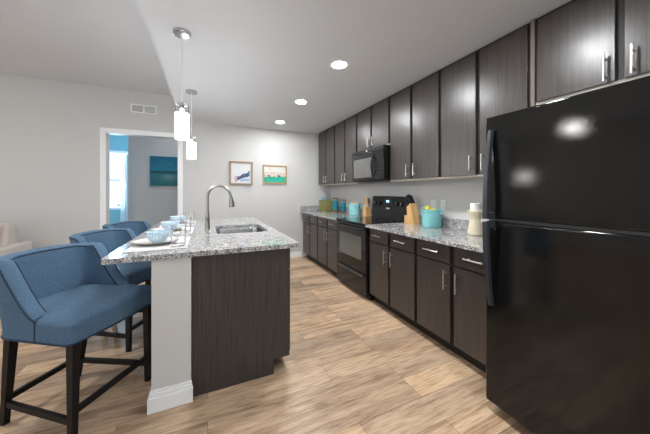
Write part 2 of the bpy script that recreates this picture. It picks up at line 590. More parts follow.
# baseboards
def bb(name, segs, h=.11):
    m = MB()
    for (x0, x1, ya, yb) in segs:
        m.box(x0, x1, ya, yb, 0, h * .72, .003)
        ex, ey = ((0, .005) if (x1 - x0) > (yb - ya) else (.005, 0))
        m.box(x0 + ex, x1 - ex, ya + ey, yb - ey, h * .72, h, .004)
    return struct(m.build(name, M['trim']))
bb('baseboard_back', [(XL, DX0 - cw, YB - .016, YB), (DX1 + cw, 1.71, YB - .016, YB)])
bb('baseboard_left', [(XL, XL + .016, YF, YB - .016)])
bb('baseboard_hall', [(-1.40, 1.0, 6.184, 6.2)])

# island knee wall
KX0, KX1, KY0, KY1 = -.298, -.092, 1.805, 3.90
struct(box(KX0, KX1, KY0, KY1, 0, .882).build('wall_island', M['wall'], smooth=False))
m = MB()
bt = .016
for (z0, z1, t) in ((0, .085, .018), (.085, .105, .013), (.105, .125, .007)):
    m.box(KX0 + .0003, KX1 + t * .6, KY0 - t, KY0, z0, z1, .002)
    m.box(KX0 - t, KX0, KY0 - t, KY1, z0, z1)
struct(m.build('baseboard_island', M['trim']))

# ------------------------------------------------------------------ island
isl = thing('island_cabinet', 'dark wood-grain island cabinet under the countertop with the sink', 'cabinet', (.25, 2.85, 0))
IX0, IX1, IY0, IY1 = -.088, .535, 1.852, 3.90
p = MB()
# end panel with a toe notch at the kitchen side
pts = [(IX0, 0), (.425, 0), (.425, .105), (IX1 + .003, .105), (IX1 + .003, .882), (IX0, .882)]
vs = [(x, 1.828, z) for x, z in pts] + [(x, 1.850, z) for x, z in pts]
n = len(pts)
p.add(vs, [tuple(range(n)), tuple(range(2 * n - 1, n - 1, -1))] + [(i, (i + 1) % n, n + (i + 1) % n, n + i) for i in range(n)])
p.build('end_panel', M['panel'], isl, smooth=False)
for (nm, a) in (('back_panel', (IX0, IX0 + .02, IY0, IY1, .105, .882)), ('front_frame', (IX1 - .02, IX1, IY0, IY1, .105, .882)),
                ('side_panel', (IX0 + .02, IX1 - .02, IY0, IY0 + .02, .105, .882)), ('side_panel', (IX0 + .02, IX1 - .02, IY1 - .02, IY1, .105, .882)),
                ('bottom_panel', (IX0 + .02, IX1 - .02, IY0 + .02, IY1 - .02, .105, .125))):
    box(*a).build(nm, M['cab_dark'], isl, smooth=False)
box(IX0, .42, IY0, IY1, 0, .104).build('toe_kick', M['cab_dark'], isl, smooth=False)

def handle(mb, p, axis, ln, out, r=.006, stand=.032):
    """bar pull centred at p (on the face), along axis, standing off along out"""
    p, axis, out = V3(p), V3(axis), V3(out)
    c0 = p + out * stand
    mb.cyl(c0 - axis * ln / 2, c0 + axis * ln / 2, r, 12)
    for s in (-1, 1):
        q = p + axis * s * ln * .32
        mb.cyl(q, q + out * stand, r * .8, 10)
    return mb

nd = 4
wd = (IY1 - IY0) / nd
for i in range(nd):
    ya, yb = IY0 + i * wd + .012, IY0 + (i + 1) * wd - .012
    dd = box(IX1, IX1 + .02, ya, yb, .115, .708, .002).build('door', [M['cab']], isl)
    yy = yb - .04 if i % 2 == 0 else ya + .04
    handle(MB(), (IX1 + .02, yy, .60), (0, 0, 1), .14, (1, 0, 0)).build('handle', M['nickel'], dd)
    dd = box(IX1, IX1 + .02, ya, yb, .722, .868, .002).build('drawer', [M['cab']], isl)
    handle(MB(), (IX1 + .02, (ya + yb) / 2, .795), (0, 1, 0), .14, (1, 0, 0)).build('handle', M['nickel'], dd)

# island worktop with a sink hole
SX0, SX1, SY0, SY1 = .075, .528, 2.45, 3.06
def slab_with_hole(x0, x1, y0, y1, z0, z1, hole, rc=.012):
    bm = bmesh.new()
    outer = rrect(x0, x1, y0, y1, rc, 3)
    ov = [bm.verts.new((x, y, z1)) for x, y in outer]
    hv = [bm.verts.new((x, y, z1)) for x, y in hole]
    es = [bm.edges.new((l[i], l[(i + 1) % len(l)])) for l in (ov, hv) for i in range(len(l))]
    bmesh.ops.triangle_fill(bm, edges=es, use_beauty=True)
    r = bmesh.ops.extrude_face_region(bm, geom=list(bm.faces))
    for v in r['geom']:
        if isinstance(v, bmesh.types.BMVert): v.co.z = z0
    return bm
top = MB().from_bm(slab_with_hole(-.53, .605, 1.79, 3.95, .884, .914, rrect(SX0, SX1, SY0, SY1, .07, 8)))
top_o = top.build('island_countertop', M['granite'], smooth=False)
tag(top_o, 'speckled grey granite worktop on the kitchen island, with place settings', 'countertop')

# sink
s = MB()
rings = []
def ring(inset, z, r): return [(x, y, z) for x, y in rrect(SX0 - .012 + inset, SX1 + .012 - inset, SY0 - .012 + inset, SY1 + .012 - inset, r, 8)]
rs = [ring(-.015, .8835, .09), ring(.0, .8835, .075), ring(.008, .87, .07), ring(.018, .72, .065), ring(.03, .703, .055), ring(.06, .697, .04)]
vs = [p for rg in rs for p in rg]
n = len(rs[0])
fs = []
for i in range(len(rs) - 1):
    for k_ in range(n):
        fs.append((i * n + k_, i * n + (k_ + 1) % n, (i + 1) * n + (k_ + 1) % n, (i + 1) * n + k_))
fs.append(tuple((len(rs) - 1) * n + k_ for k_ in range(n)))
s.add(vs, fs)
sink = thing('kitchen_sink', 'stainless steel undermount sink bowl set into the island worktop', 'sink', ((SX0 + SX1) / 2, (SY0 + SY1) / 2, .70))
s.build('bowl', M['steel'], sink)
MB().lathe([(.001, .6975), (.043, .6975), (.045, .701), (.03, .702), (.026, .699), (.001, .6985)], ((SX0 + SX1) / 2, (SY0 + SY1) / 2, 0)).build('drain', M['chrome'], sink)

# faucet
fx, fy = -.002, 2.766
fc = thing('kitchen_faucet', 'brushed nickel gooseneck faucet standing beside the island sink', 'faucet', (fx, fy, .914))
MB().lathe([(.029, .9145), (.029, .919), (.024, .925), (.0215, 1.00), (.018, 1.075), (.015, 1.085)], (fx, fy, 0), 24).build('base', M['faucet'], fc)
pts = [(fx, fy, 1.08), (fx, fy, 1.14), (fx, fy, 1.20)]
ra = .105
for k_ in range(0, 13):
    a = PI - k_ / 12 * R(172)
    pts.append((fx + ra + ra * math.cos(a), fy, 1.235 + ra * math.sin(a)))
e = pts[-1]
pts.append((e[0] + .004, fy, e[2] - .03))
MB().tube(pts, .0135, 14).build('neck', M['faucet'], fc)
MB().tube([(e[0] + .003, fy, e[2] - .02), (e[0] + .006, fy, e[2] - .045), (e[0] + .009, fy, e[2] - .065), (e[0] + .0145, fy, e[2] - .11), (e[0] + .0155, fy, e[2] - .12)], [.016, .022, .025, .027, .025], 16).build('spray_head', M['faucet'], fc)
MB().tube([(fx, fy - .018, 1.0), (fx, fy - .045, 1.01), (fx - .012, fy - .075, 1.045)], [.010, .007, .006], 10).build('lever', M['faucet'], fc)

# ------------------------------------------------------------------ place settings on the island
PX = -.315
mats_xy = [(PX, 2.16), (PX, 2.80), (PX, 3.43)]
which = ['nearest the worktop end', 'in the middle of the three settings', 'farthest along the island']
for i, (mx_, my_) in enumerate(mats_xy):
    o = box(-.15, .19, -.23, .23, 0, .004, .0015).build('placemat', M['mat'])
    o.location = (mx_, my_, .9145)
    tag(o, 'white woven placemat on the island worktop, ' + ['at the end above the pillar', 'at the middle setting', 'at the setting closest to the doorway'][i], 'placemat', 'placemats on the island')
def make_plate():
    t = thing('dinner_plate', 'plate', 'plate')
    MB().lathe([(0.0009, 0), (0.0675, 0), (0.0765, .003), (0.1125, .011), (0.1368, .019), (0.1386, .021), (0.1341, .0225), (0.1080, .015), (0.0738, .007), (0.0009, .006)], seg=40).build('plate_body', M['plate'], t)
    MB().lathe([(0.1363, .0175), (0.1399, .0195), (0.1399, .0225), (0.1363, .0235)], seg=40, closed=True).build('rim', M['plate_rim'], t)
    return t
pl = make_plate()
bowl0 = MB().lathe([(0.0009, 0), (0.0324, 0), (0.0360, .006), (0.0558, .022), (0.0711, .05), (0.0774, .085), (0.0747, .087), (0.0675, .052), (0.0513, .026), (0.0306, .011), (0.0009, .009)], seg=36).build('cereal_bowl', M['bowl'])
def glass_mesh(r0, r1, h):
    return MB().lathe([(.0005, 0), (r0, 0), (r0 + .001, .004), (r1, h), (r1 - .0022, h), (r0 - .002, .014), (.0005, .012)], seg=32)
gl0 = glass_mesh(.041, .047, .14).build('drinking_glass', M['glass'])
pos3 = ['by the free end of the worktop', 'of the middle place setting', 'nearest the far end by the doorway']
for i, (mx_, my_) in enumerate(mats_xy):
    o = pl if i == 0 else copy_tree(pl)
    o.location = (mx_ - .015, my_ + .01, .9195)
    tag(o, 'white dinner plate with a thin brown rim, ' + pos3[i], 'plate', 'plates on the island')
    b_ = bowl0 if i == 0 else copy_tree(bowl0)
    b_.location = (mx_ + .0, my_ + .0, .9263); b_.scale = (1, 1, .88)
    tag(b_, 'pale blue patterned bowl on the plate ' + pos3[i], 'bowl', 'bowls on the island plates')
    g_ = gl0 if i == 0 else copy_tree(gl0)
    g_.location = (-.178, [2.01, 2.64, 3.27][i], .9195)
    tag(g_, 'tall clear drinking glass on the placemat ' + pos3[i], 'glass', 'glasses on the island')

# ------------------------------------------------------------------ kitchen cabinets along the side wall
XD, XFR = 1.71, 1.73            # base door face, frame face
ZT = .903                       # worktop height
def base_cabinet(y0, y1, label):
    t = thing('base_cabinet', label, 'cabinet', (2.03, (y0 + y1) / 2, 0), 'base cabinets along the wall')
    m = MB()
    m.box(XFR, 2.335, y0, y1, .10, .873)
    m.build('body', M['cab_dark'], t, smooth=False)
    box(1.795, 2.335, y0, y1, 0, .0995).build('toe_kick', M['cab_dark'], t, smooth=False)
    mid = (y0 + y1) / 2
    g = .018
    for s, (a, b) in ((-1, (y0 + g, mid - g)), (1, (mid + g, y1 - g))):
        d_ = box(XD, XFR, a, b, .11, .708, .002).build('door', M['cab'], t)
        hy = b - .035 if s < 0 else a + .035
        handle(MB(), (XD, hy, .595), (0, 0, 1), .15, (-1, 0, 0)).build('handle', M['nickel'], d_)
        w_ = box(XD, XFR, a, b, .724, .868, .002).build('drawer', M['cab'], t)
        handle(MB(), (XD, (a + b) / 2, .797), (0, 1, 0), .15, (-1, 0, 0)).build('handle', M['nickel'], w_)
    return t
base_cabinet(1.05, 1.82, 'dark base cabinet with two drawers and doors, between the refrigerator and its neighbour')
base_cabinet(1.8202, 2.572, 'dark base cabinet with two drawers and doors, on the refrigerator side of the range')
base_cabinet(3.345, 4.12, 'dark base cabinet with two drawers and doors, on the far side of the range')
base_cabinet(4.1202, 4.875, 'dark base cabinet with two drawers and doors, in the corner by the back wall')

XU, XUF = 2.03, 2.05
def upper_cabinet(y0, y1, z0, label, wide=True, hz=.10, hlen=.13):
    t = thing('wall_cabinet', label, 'cabinet', (2.19, (y0 + y1) / 2, z0), 'wall cabinets')
    zt = ZC - .003
    box(XUF, 2.335, y0, y1, z0 + .004, zt).build('body', M['cab_dark'], t, smooth=False)
    box(XUF, 2.335, y0, y1, z0 - .012, z0 + .0038).build('bottom_panel', M['beige'], t, smooth=False)
    g = .018
    mid = (y0 + y1) / 2
    for s, (a, b) in ((-1, (y0 + g, mid - g)), (1, (mid + g, y1 - g))):
        d_ = MB().box(XU, XUF, a, b, z0 + .004, zt - .022, .002).build('door', M['cab'], t)
        hy = b - .035 if s < 0 else a + .035
        handle(MB(), (XU, hy, z0 + hz), (0, 0, 1), hlen, (-1, 0, 0)).build('handle', M['nickel'], d_)
        box(XUF - .006, XUF - .0002, (mid + .0002 if s > 0 else y0), (y1 if s > 0 else mid - .0002), z0, z0 + .003).build('bottom_rail', M['beige'], t, smooth=False)
    return t
upper_cabinet(.235, 1.045, 1.885, 'short dark wall cabinet with two doors above the refrigerator', hz=.085, hlen=.15)
fl = upper_cabinet(1.07, 1.84, 1.42, 'tall dark wall cabinet with two doors beside the refrigerator')
box(XU + .004, 2.335, 1.0455, 1.0695, 1.42, ZC - .003).build('filler_strip', M['edge'], fl, smooth=False)
upper_cabinet(1.8402, 2.605, 1.42, 'tall dark wall cabinet with two doors, on the refrigerator side of the microwave')
upper_cabinet(2.6052, 3.375, 1.876, 'short dark wall cabinet with two doors above the microwave', hz=.085)
upper_cabinet(3.3752, 4.12, 1.42, 'tall dark wall cabinet with two doors, on the far side of the microwave')
upper_cabinet(4.1202, 4.86, 1.42, 'tall dark wall cabinet with two doors, in the corner by the back wall')

# worktops with backsplashes
def worktop(y0, y1, label, side=False):
    t = thing('wall_countertop', label, 'countertop', (1.98, (y0 + y1) / 2, .873))
    box(1.665, 2.338, y0, y1, .8735, ZT, .003).build('slab', M['granite'], t)
    m = MB(); m.box(2.318, 2.338, y0, y1, ZT, ZT + .10, .002)
    if side: m.box(1.68, 2.318, y1 - .02, y1, ZT, ZT + .10, .002)
    m.build('backsplash', M['granite'], t)
    return t
worktop(1.05, 2.573, 'speckled grey granite worktop between the refrigerator and the range')
worktop(3.343, 4.936, 'speckled grey granite worktop between the range and the back wall', True)

# ------------------------------------------------------------------ range
ry0, ry1 = 2.578, 3.338
rg = thing('range', 'black electric range with a glass cooktop between the granite worktops', 'range', (2.0, (ry0 + ry1) / 2, 0))
m = MB(); m.box(1.715, 2.315, ry0, ry1, .06, .889, .003)
m.box(1.76, 2.30, ry0 + .02, ry1 - .02, 0.0, .06)
m.build('body', M['black'], rg)
m = MB(); m.box(1.672, 2.315, ry0 - .003, ry1 + .003, .8895, .908, .005)
ct = m.build('cooktop', M['black_glass'], rg)
for (bx, by, br_) in ((1.84, 2.80, .10), (1.84, 3.18, .08), (2.12, 2.80, .08), (2.12, 3.18, .10)):
    MB().lathe([(br_ - .003, .9082), (br_, .9082), (br_, .9086), (br_ - .003, .9086)], (bx, by, 0), 40, closed=True).build('burner_ring', M['gasket'], ct)
od = MB().box(1.676, 1.714, ry0 + .004, ry1 - .004, .315, .876, .004).build('oven_door', M['black'], rg)
box(1.6735, 1.6765, ry0 + .10, ry1 - .10, .46, .745, .001).build('oven_window', M['oven_glass'], od)
m = MB()
m.tube([(1.676, ry0 + .05, .835), (1.641, ry0 + .055, .838), (1.634, ry0 + .09, .838), (1.634, ry1 - .09, .838), (1.641, ry1 - .055, .838), (1.676, ry1 - .05, .835)], .013, 12)
m.build('oven_handle', M['black_matte'], od)
dw = MB().box(1.679, 1.714, ry0 + .004, ry1 - .004, .065, .305, .004).build('storage_drawer', M['black'], rg)
m = MB(); m.box(1.661, 1.680, ry0 + .06, ry1 - .06, .268, .292, .006)
m.build('drawer_handle', M['gasket'], dw)
# backguard
m = MB()
xs = [(2.278, .9085), (2.278, 1.02), (2.295, 1.215), (2.305, 1.222), (2.335, 1.222), (2.335, .9085)]
n = len(xs)
vs = [(x, ry0, z) for x, z in xs] + [(x, ry1, z) for x, z in xs]
m.add(vs, [tuple(range(n)), tuple(range(2 * n - 1, n - 1, -1))] + [(i, n + i, n + (i + 1) % n, (i + 1) % n) for i in range(n)])
bgd = m.build('control_panel', M['black_matte'], rg, smooth=False)
def on_guard(y, z, out=0.0):
    tt = (z - 1.02) / .195
    return Vector((2.278 + .017 * tt - out, y, z))
for y in (2.67, 2.76, 3.15, 3.24):
    p0 = on_guard(y, 1.12)
    kb = MB().tube([p0, p0 + Vector((-.006, 0, .0007)), p0 + Vector((-.006, 0, .0007)), p0 + Vector((-.028, 0, .0033))], [.034, .034, .026, .022], 20).build('knob', M['black_matte'], bgd)
    MB().bar(p0 + Vector((-.0285, 0, -.014)), p0 + Vector((-.0285, 0, .020)), .004, .002).build('knob_mark', M['knob_mark'], kb)
q = on_guard(2.955, 1.145)
box(q.x - .004, q.x + .004, 2.865, 3.045, 1.105, 1.185).build('clock_panel', M['black_glass'], bgd)
box(q.x - .0055, q.x - .0042, 2.935, 2.995, 1.135, 1.165).build('clock_display', M['display'], bgd)
box(2.2765, 2.2785, 2.92, 2.99, 1.045, 1.062, .0005).build('badge', M['badge'], bgd)

# ------------------------------------------------------------------ microwave
mw = thing('microwave', 'black over-the-range microwave hanging under the short wall cabinet', 'microwave', (2.14, 2.99, 1.425))
my0, my1 = 2.612, 3.368
box(1.985, 2.335, my0, my1, 1.44, 1.858, .004).build('body', M['black'], mw)
box(1.98, 2.33, my0 + .01, my1 - .01, 1.424, 1.4395).build('base_vent', M['black_matte'], mw)
dm = box(1.95, 1.9845, 2.80, my1, 1.442, 1.80, .006).build('door', M['black'], mw)
box(1.9475, 1.9505, 2.87, my1 - .045, 1.475, 1.735, .001).build('window', M['micro_glass'], dm)
m = MB()
hp = []
for k_ in range(13):
    a = k_ / 12
    hp.append((1.948 - .045 * math.sin(PI * a), 2.83 - .02 * math.sin(PI * a), 1.48 + .28 * a))
m.tube(hp, .011, 12)
m.build('handle', M['black_matte'], dm)
cp = box(1.95, 1.9845, my0, 2.796, 1.442, 1.80, .006).build('keypad', M['black'], mw)
m = MB()
for r_ in range(5):
    for c_ in range(3):
        m.box(1.9485, 1.951, 2.64 + c_ * .045, 2.672 + c_ * .045, 1.49 + r_ * .04, 1.512 + r_ * .04)
m.build('buttons', M['black_matte'], cp)
box(1.9485, 1.951, 2.64, 2.765, 1.715, 1.755).build('display', M['black_glass'], cp)
vg = box(1.952, 1.9845, my0, my1, 1.803, 1.858, .006).build('top_grille', M['black_matte'], mw)
MB().tube([(1.9525, 2.985, 1.83), (1.9495, 2.985, 1.83)], .014, 20).build('badge', M['badge'], vg)
bo = bpy.data.objects['badge.001'] if 'badge.001' in bpy.data.objects else None

# ------------------------------------------------------------------ refrigerator
fy0, fy1 = .27, 1.03
fr = thing('refrigerator', 'glossy black top-freezer refrigerator at the end of the worktop', 'refrigerator', (1.92, .65, 0))
box(1.585, 2.32, fy0 + .004, fy1 - .004, .05, 1.695, .004).build('cabinet_body', M['black_matte'], fr)
m = MB(); m.box(1.565, 1.60, fy0 + .02, fy1 - .02, .012, .058, .004)
for k_ in range(14):
    y = fy0 + .08 + k_ * .045
    m.box(1.562, 1.566, y, y + .03, .022, .048)
for (x, y) in ((1.63, fy0 + .07), (1.63, fy1 - .07), (2.25, fy0 + .07), (2.25, fy1 - .07)):
    m.cyl((x, y, 0), (x, y, .05), .02)
m.build('kick_plate', M['black_matte'], fr)
fd = MB().box(1.503, 1.575, fy0, fy1, 1.127, 1.718, .012, 3).build('freezer_door', M['fridge'], fr)
ld = MB().box(1.503, 1.575, fy0, fy1, .055, 1.112, .012, 3).build('refrigerator_door', M['fridge'], fr)
m = MB(); m.box(1.52, 1.585, fy0 + .01, fy1 - .01, 1.1125, 1.1265)
m.build('door_gasket', M['gasket'], fr)
def fridge_handle(zs, parent):
    # a curved flat bow: (z, stand-off) along its length
    yc = fy1 - .045
    prof = []
    n = 24
    vs = []; fs = []
    rows = []
    for k_ in range(n + 1):
        a = k_ / n
        z = zs[0] + (zs[1] - zs[0]) * a            # zs[0]: the end by the gap, zs[1]: the far end
        so = .005 + .045 * (1 - a ** 2.2)          # stand-off
        th = .020
        wd_ = .017 - .004 * a
        rows.append((z, so, th, wd_))
    for (z, so, th, wd_) in rows:
        x_out = 1.503 - so - th
        x_in = 1.503 - so
        for (x, y) in ((x_out, yc - wd_ * .8), (x_out - .003, yc), (x_out, yc + wd_ * .8), (x_in, yc + wd_), (x_in, yc - wd_)):
            vs.append((x, y, z))
    for k_ in range(n):
        for q_ in range(5):
            a_, b_ = k_ * 5 + q_, k_ * 5 + (q_ + 1) % 5
            fs.append((a_, b_, b_ + 5, a_ + 5))
    fs.append(tuple(range(5))); fs.append(tuple(n * 5 + q_ for q_ in range(5)))
    m = MB(); m.add(vs, fs)
    sg = 1 if zs[1] > zs[0] else -1
    z0_ = zs[0] + sg * .0
    m.box(1.503 - .054, 1.506, yc - .015, yc + .015, min(z0_, z0_ + sg * .035), max(z0_, z0_ + sg * .035), .003)
    m.build('handle', M['handle_grey'], parent)
fridge_handle((1.128, 1.635), fd)
fridge_handle((1.111, .63), ld)
m = MB(); m.box(1.53, 1.60, fy0 + .01, fy0 + .06, 1.7185, 1.728, .003)
m.build('hinge_cover', M['black_matte'], fr)

# ------------------------------------------------------------------ things on the wall worktops
ZS = ZT + .0008
def crock(name, x, y, r, h, matk, label, cat):
    t = thing(name, label, cat, (x, y, ZS))
    MB().lathe([(.001, 0), (r * .93, 0), (r * .98, .008), (r, .03), (r, h * .80), (r * .985, h * .83), (r * 1.05, h * .86), (r * 1.07, h * .97), (r * 1.05, h), (r * .95, h), (r * .92, h * .84), (r * .9, .03), (.001, .015)], (x, y, ZS), 36).build('pot_body', matk, t)
    for s_ in (-1, 1):
        pts = []
        for k_ in range(9):
            a = -PI / 2 + PI * k_ / 8
            pts.append((x, y + s_ * (r * 1.03 + .03 * math.cos(a)), ZS + h * .93 + .034 * math.sin(a)))
        MB().tube(pts, .0085, 8).build('handle', matk, t)
    return t
crock('utensil_pot', 2.205, 2.105, .099, .19, M['turq'], 'turquoise two-handled ceramic pot holding lemons, beside the wall outlets', 'pot')
def lemon(x, y, z, rot, label, s_=1.0):
    prof = [(.001, -.043), (.006, -.040), (.014, -.034), (.024, -.020), (.028, 0), (.024, .020), (.014, .034), (.006, .040), (.001, .043)]
    o = MB().lathe([(a * s_, b * s_) for a, b in prof], seg=20).build('lemon', M['yellow'])
    o.location = (x, y, z); o.rotation_euler = rot
    return tag(o, label, 'lemon', 'lemons in the turquoise pot')
lemon(2.185, 2.145, ZS + .19, (R(8), R(10), 0), 'yellow lemon standing on end in the turquoise pot', 1.05)
lemon(2.195, 2.075, ZS + .172, (R(80), 0, R(20)), 'yellow lemon lying in the turquoise pot, beside the upright one')
lemon(2.25, 2.12, ZS + .168, (R(70), 0, R(100)), 'yellow lemon at the back of the turquoise pot, toward the wall')
for (a, b) in ((2.10, 2.03),):
    pass
# far pot with a lid
x, y = 2.20, 3.735
t = crock('ceramic_crock', x, y, .09, .185, M['aqua'], 'pale aqua two-handled crock with a wooden lid, on the far worktop', 'pot')
MB().lathe([(.001, .1855), (.091, .1855), (.093, .189), (.089, .196), (.03, .199), (.015, .203), (.018, .217), (.001, .221)], (x, y, ZS), 28).build('lid', M['wood'], t)
# teal canisters
def canister(x, y, r, h, label):
    t = thing('canister', label, 'canister', (x, y, ZS), 'teal canisters on the far worktop')
    MB().lathe([(.001, 0), (r, 0), (r * 1.06, .012), (r * 1.02, .036), (.001, .036)], (x, y, ZS), 28).build('base', M['lidwood'], t)
    MB().lathe([(.001, .0365), (r * .9, .0365), (r * .93, .05), (r * .93, h * .72), (r * .85, h * .80), (.001, h * .80)], (x, y, ZS), 28).build('jar_body', M['teal'], t)
    MB().lathe([(r * .82, h * .8005), (r * .82, h * .90), (r * .79, h * .90), (r * .79, h * .8005)], (x, y, ZS), 28, closed=True).build('glass_neck', M['glass'], t)
    MB().lathe([(.001, h * .90), (r * .98, h * .90), (r * 1.0, h * .93), (r * .96, h), (.001, h)], (x, y, ZS), 28).build('lid', M['lidwood'], t)
canister(2.22, 4.465, .062, .268, 'larger teal canister with a brown lid, next to the wire basket')
canister(2.225, 4.15, .048, .242, 'smaller teal canister with a brown lid, next to the aqua crock')
# basket with bottles
bx, by = 2.16, 4.72
bk = thing('wire_basket', 'olive wire basket of bottles in the far corner of the worktop', 'basket', (bx, by, ZS))
m = MB()
hw, hd, hh = .105, .14, .215
def side_pt(k_, n_):
    per = [(-hw, -hd), (hw, -hd), (hw, hd), (-hw, hd)]
    s_ = k_ / n_ * 4
    i = int(s_) % 4
    f = s_ - int(s_)
    a, b = per[i], per[(i + 1) % 4]
    return (a[0] + (b[0] - a[0]) * f, a[1] + (b[1] - a[1]) * f)
NN = 28
for k_ in range(NN):
    for dr_ in (-1, 1):
        pts = []
        for j in range(5):
            px, py = side_pt((k_ + dr_ * j * 1.5) % NN, NN)
            fl = 1 + .06 * j / 4
            pts.append((bx + px * fl, by + py * fl, ZS + .006 + (hh - .01) * j / 4))
        m.tube(pts, .0058, 5)
m.build('lattice', M['olive'], bk)
m = MB()
for (z, fl) in ((.005, 1.0), (hh, 1.06)):
    m.tube([(bx + px * fl, by + py * fl, ZS + z) for px, py in ((-hw, -hd), (hw, -hd), (hw, hd), (-hw, hd))], .006, 6, closed=True)
m.build('rims', M['olive'], bk)
box(bx - hw, bx + hw, by - hd, by + hd, ZS + .002, ZS + .007).build('base', M['olive'], bk)
bot = MB().lathe([(.001, 0), (.03, 0), (.033, .01), (.033, .14), (.028, .17), (.012, .195), (.011, .245), (.014, .247), (.014, .262), (.001, .263)], seg=18).build('bottle', M['aqua_glass'])
for i, (px, py, nm) in enumerate(((-.06, .085, 'nearest the back wall'), (-.055, 0.0, 'in the middle of the row'), (-.06, -.085, 'nearest the canisters'))):
    o = bot if i == 0 else copy_tree(bot)
    o.location = (bx + px, by + py, ZS + .0075)
    tag(o, 'aqua glass bottle in the wire basket, ' + nm, 'bottle', 'bottles in the wire basket')
# pale wooden holder with wooden tools beside the range
x, y = 2.265, 3.455
t = thing('utensil_holder', 'pale wooden holder beside the range, on its far side', 'holder', (x, y, ZS))
m = MB()
m.box(x - .048, x + .048, y - .046, y - .038, ZS, ZS + .145, .002); m.box(x - .048, x + .048, y + .038, y + .046, ZS, ZS + .145, .002)
m.box(x - .048, x - .040, y - .038, y + .038, ZS, ZS + .145, .002); m.box(x + .040, x + .048, y - .038, y + .038, ZS, ZS + .145, .002)
m.box(x - .040, x + .040, y - .038, y + .038, ZS, ZS + .01)
m.build('holder_body', M['wood'], t)
for i, (dx, dy, lean, lab, mk) in enumerate(((-.018, -.012, .10, 'pale wooden spatula standing in the holder by the range', 'wood'), (.018, -.020, -.03, 'dark brown wooden spoon standing in the holder by the range', 'lidwood'))):
    o = thing('wooden_spoon' if i else 'wooden_spatula', lab, 'utensil', (x + dx, y + dy, ZS + .0105))
    m = MB(); m.tube([(x + dx, y + dy, ZS + .0115), (x + dx - lean * .05, y + dy + lean * .1, ZS + .19)], .007, 8)
    m.build('shaft', M[mk], o)
    ex, ey = x + dx - lean * .05, y + dy + lean * .1
    if i == 0:
        MB().box(ex - .006, ex + .006, ey - .034, ey + .034, ZS + .175, ZS + .30, .005).build('blade', M[mk], o)
    else:
        MB().lathe([(.001, 0), (.015, .01), (.028, .045), (.026, .08), (.001, .105)], (ex, ey, ZS + .185), 14, sx=.5).build('spoon_bowl', M[mk], o)
# knife block
x, y = 2.19, 2.385
kbk = thing('knife_block', 'pale wooden knife block on the worktop beside the range control panel', 'knife block', (x, y, ZS))
m = MB()
pr = [(-.075, 0), (.06, 0), (.06, .03), (.012, .20), (-.075, .10)]   # profile along -y..: (u, z)
pr = [(-.08, .0), (.055, .0), (.075, .06), (.02, .205), (-.015, .225), (-.08, .085)]
n = len(pr)
vs = [(x - .05, y + u * -1, ZS + z) for u, z in pr] + [(x + .05, y + u * -1, ZS + z) for u, z in pr]
pr = [(-.078, 0), (.07, 0), (.02, .20), (-.018, .185), (-.025, .09), (-.078, .09)]
vs = [(x - .045, y - u, ZS + z) for u, z in [(-.082, 0), (.075, 0), (.015, .245), (-.045, .200), (-.036, .100), (-.082, .100)]]
vs += [(vx + .09, vy, vz) for vx, vy, vz in vs]
n = 6
m.add(vs, [tuple(range(n)), tuple(range(2 * n - 1, n - 1, -1))] + [(i, (i + 1) % n, n + (i + 1) % n, n + i) for i in range(n)])
m.build('block_body', M['wood'], kbk, smooth=False)
kd = Vector((0, .50, .86)).normalized()
kn = [(-.030, -.002, .236, .11, 'upper row, toward the room'), (.0, -.002, .236, .12, 'upper row, in the middle'), (.030, -.002, .236, .105, 'upper row, toward the wall'),
      (-.03, .030, .212, .10, 'lower row, toward the room'), (.0, .030, .212, .10, 'lower row, in the middle'), (.03, .030, .212, .10, 'lower row, toward the wall')]
for (dx, dy, dz, ln_, nm) in kn:
    p0 = Vector((x + dx, y + dy, ZS + dz))
    o = MB().bar(p0 + kd * .004, p0 + kd * ln_, .016, .022)
    k_ = thing('kitchen_knife', 'black-handled kitchen knife in the knife block, ' + nm, 'knife', tuple(p0), 'knives in the block')
    o.build('handle', M['black_matte'], k_)
    MB().tube([p0 + kd * (ln_ - .002), p0 + kd * (ln_ + .006)], .012, 8).build('bolster', M['black_matte'], k_)
for i in range(3):
    p0 = Vector((x - .028 + .028 * i, y + .061, ZS + .100))
    k_ = thing('steak_knife', 'small black-handled knife in the low step of the knife block, ' + ['toward the room', 'in the middle', 'toward the wall'][i], 'knife', tuple(p0), 'small knives in the block')
    MB().bar(p0 + kd * .004, p0 + kd * .075, .014, .018).build('handle', M['black_matte'], k_)
# candle holder and candle
x, y = 2.15, 1.562
o = MB().lathe([(.001, 0), (.058, 0), (.062, .006), (.060, .03), (.052, .085), (.044, .125), (.043, .135), (.048, .168), (.062, .193), (.064, .210), (.061, .213), (.001, .213)], seg=36).build('candle_holder', M['ivory'])
o.location = (x, y, ZS)
tag(o, 'ivory waisted stoneware candle holder on the worktop beside the refrigerator', 'candle holder')
cn = thing('pillar_candle', 'white pillar candle on the ivory holder beside the refrigerator', 'candle', (x, y, ZS + .2135))
MB().lathe([(.001, 0), (.041, 0), (.0415, .06), (.039, .063), (.034, .060), (.001, .057)], (x, y, ZS + .2138), 32).build('wax', M['candle'], cn)
MB().cyl((x, y, ZS + .269), (x + .002, y, ZS + .281), .0013, 6).build('wick', M['black_matte'], cn)

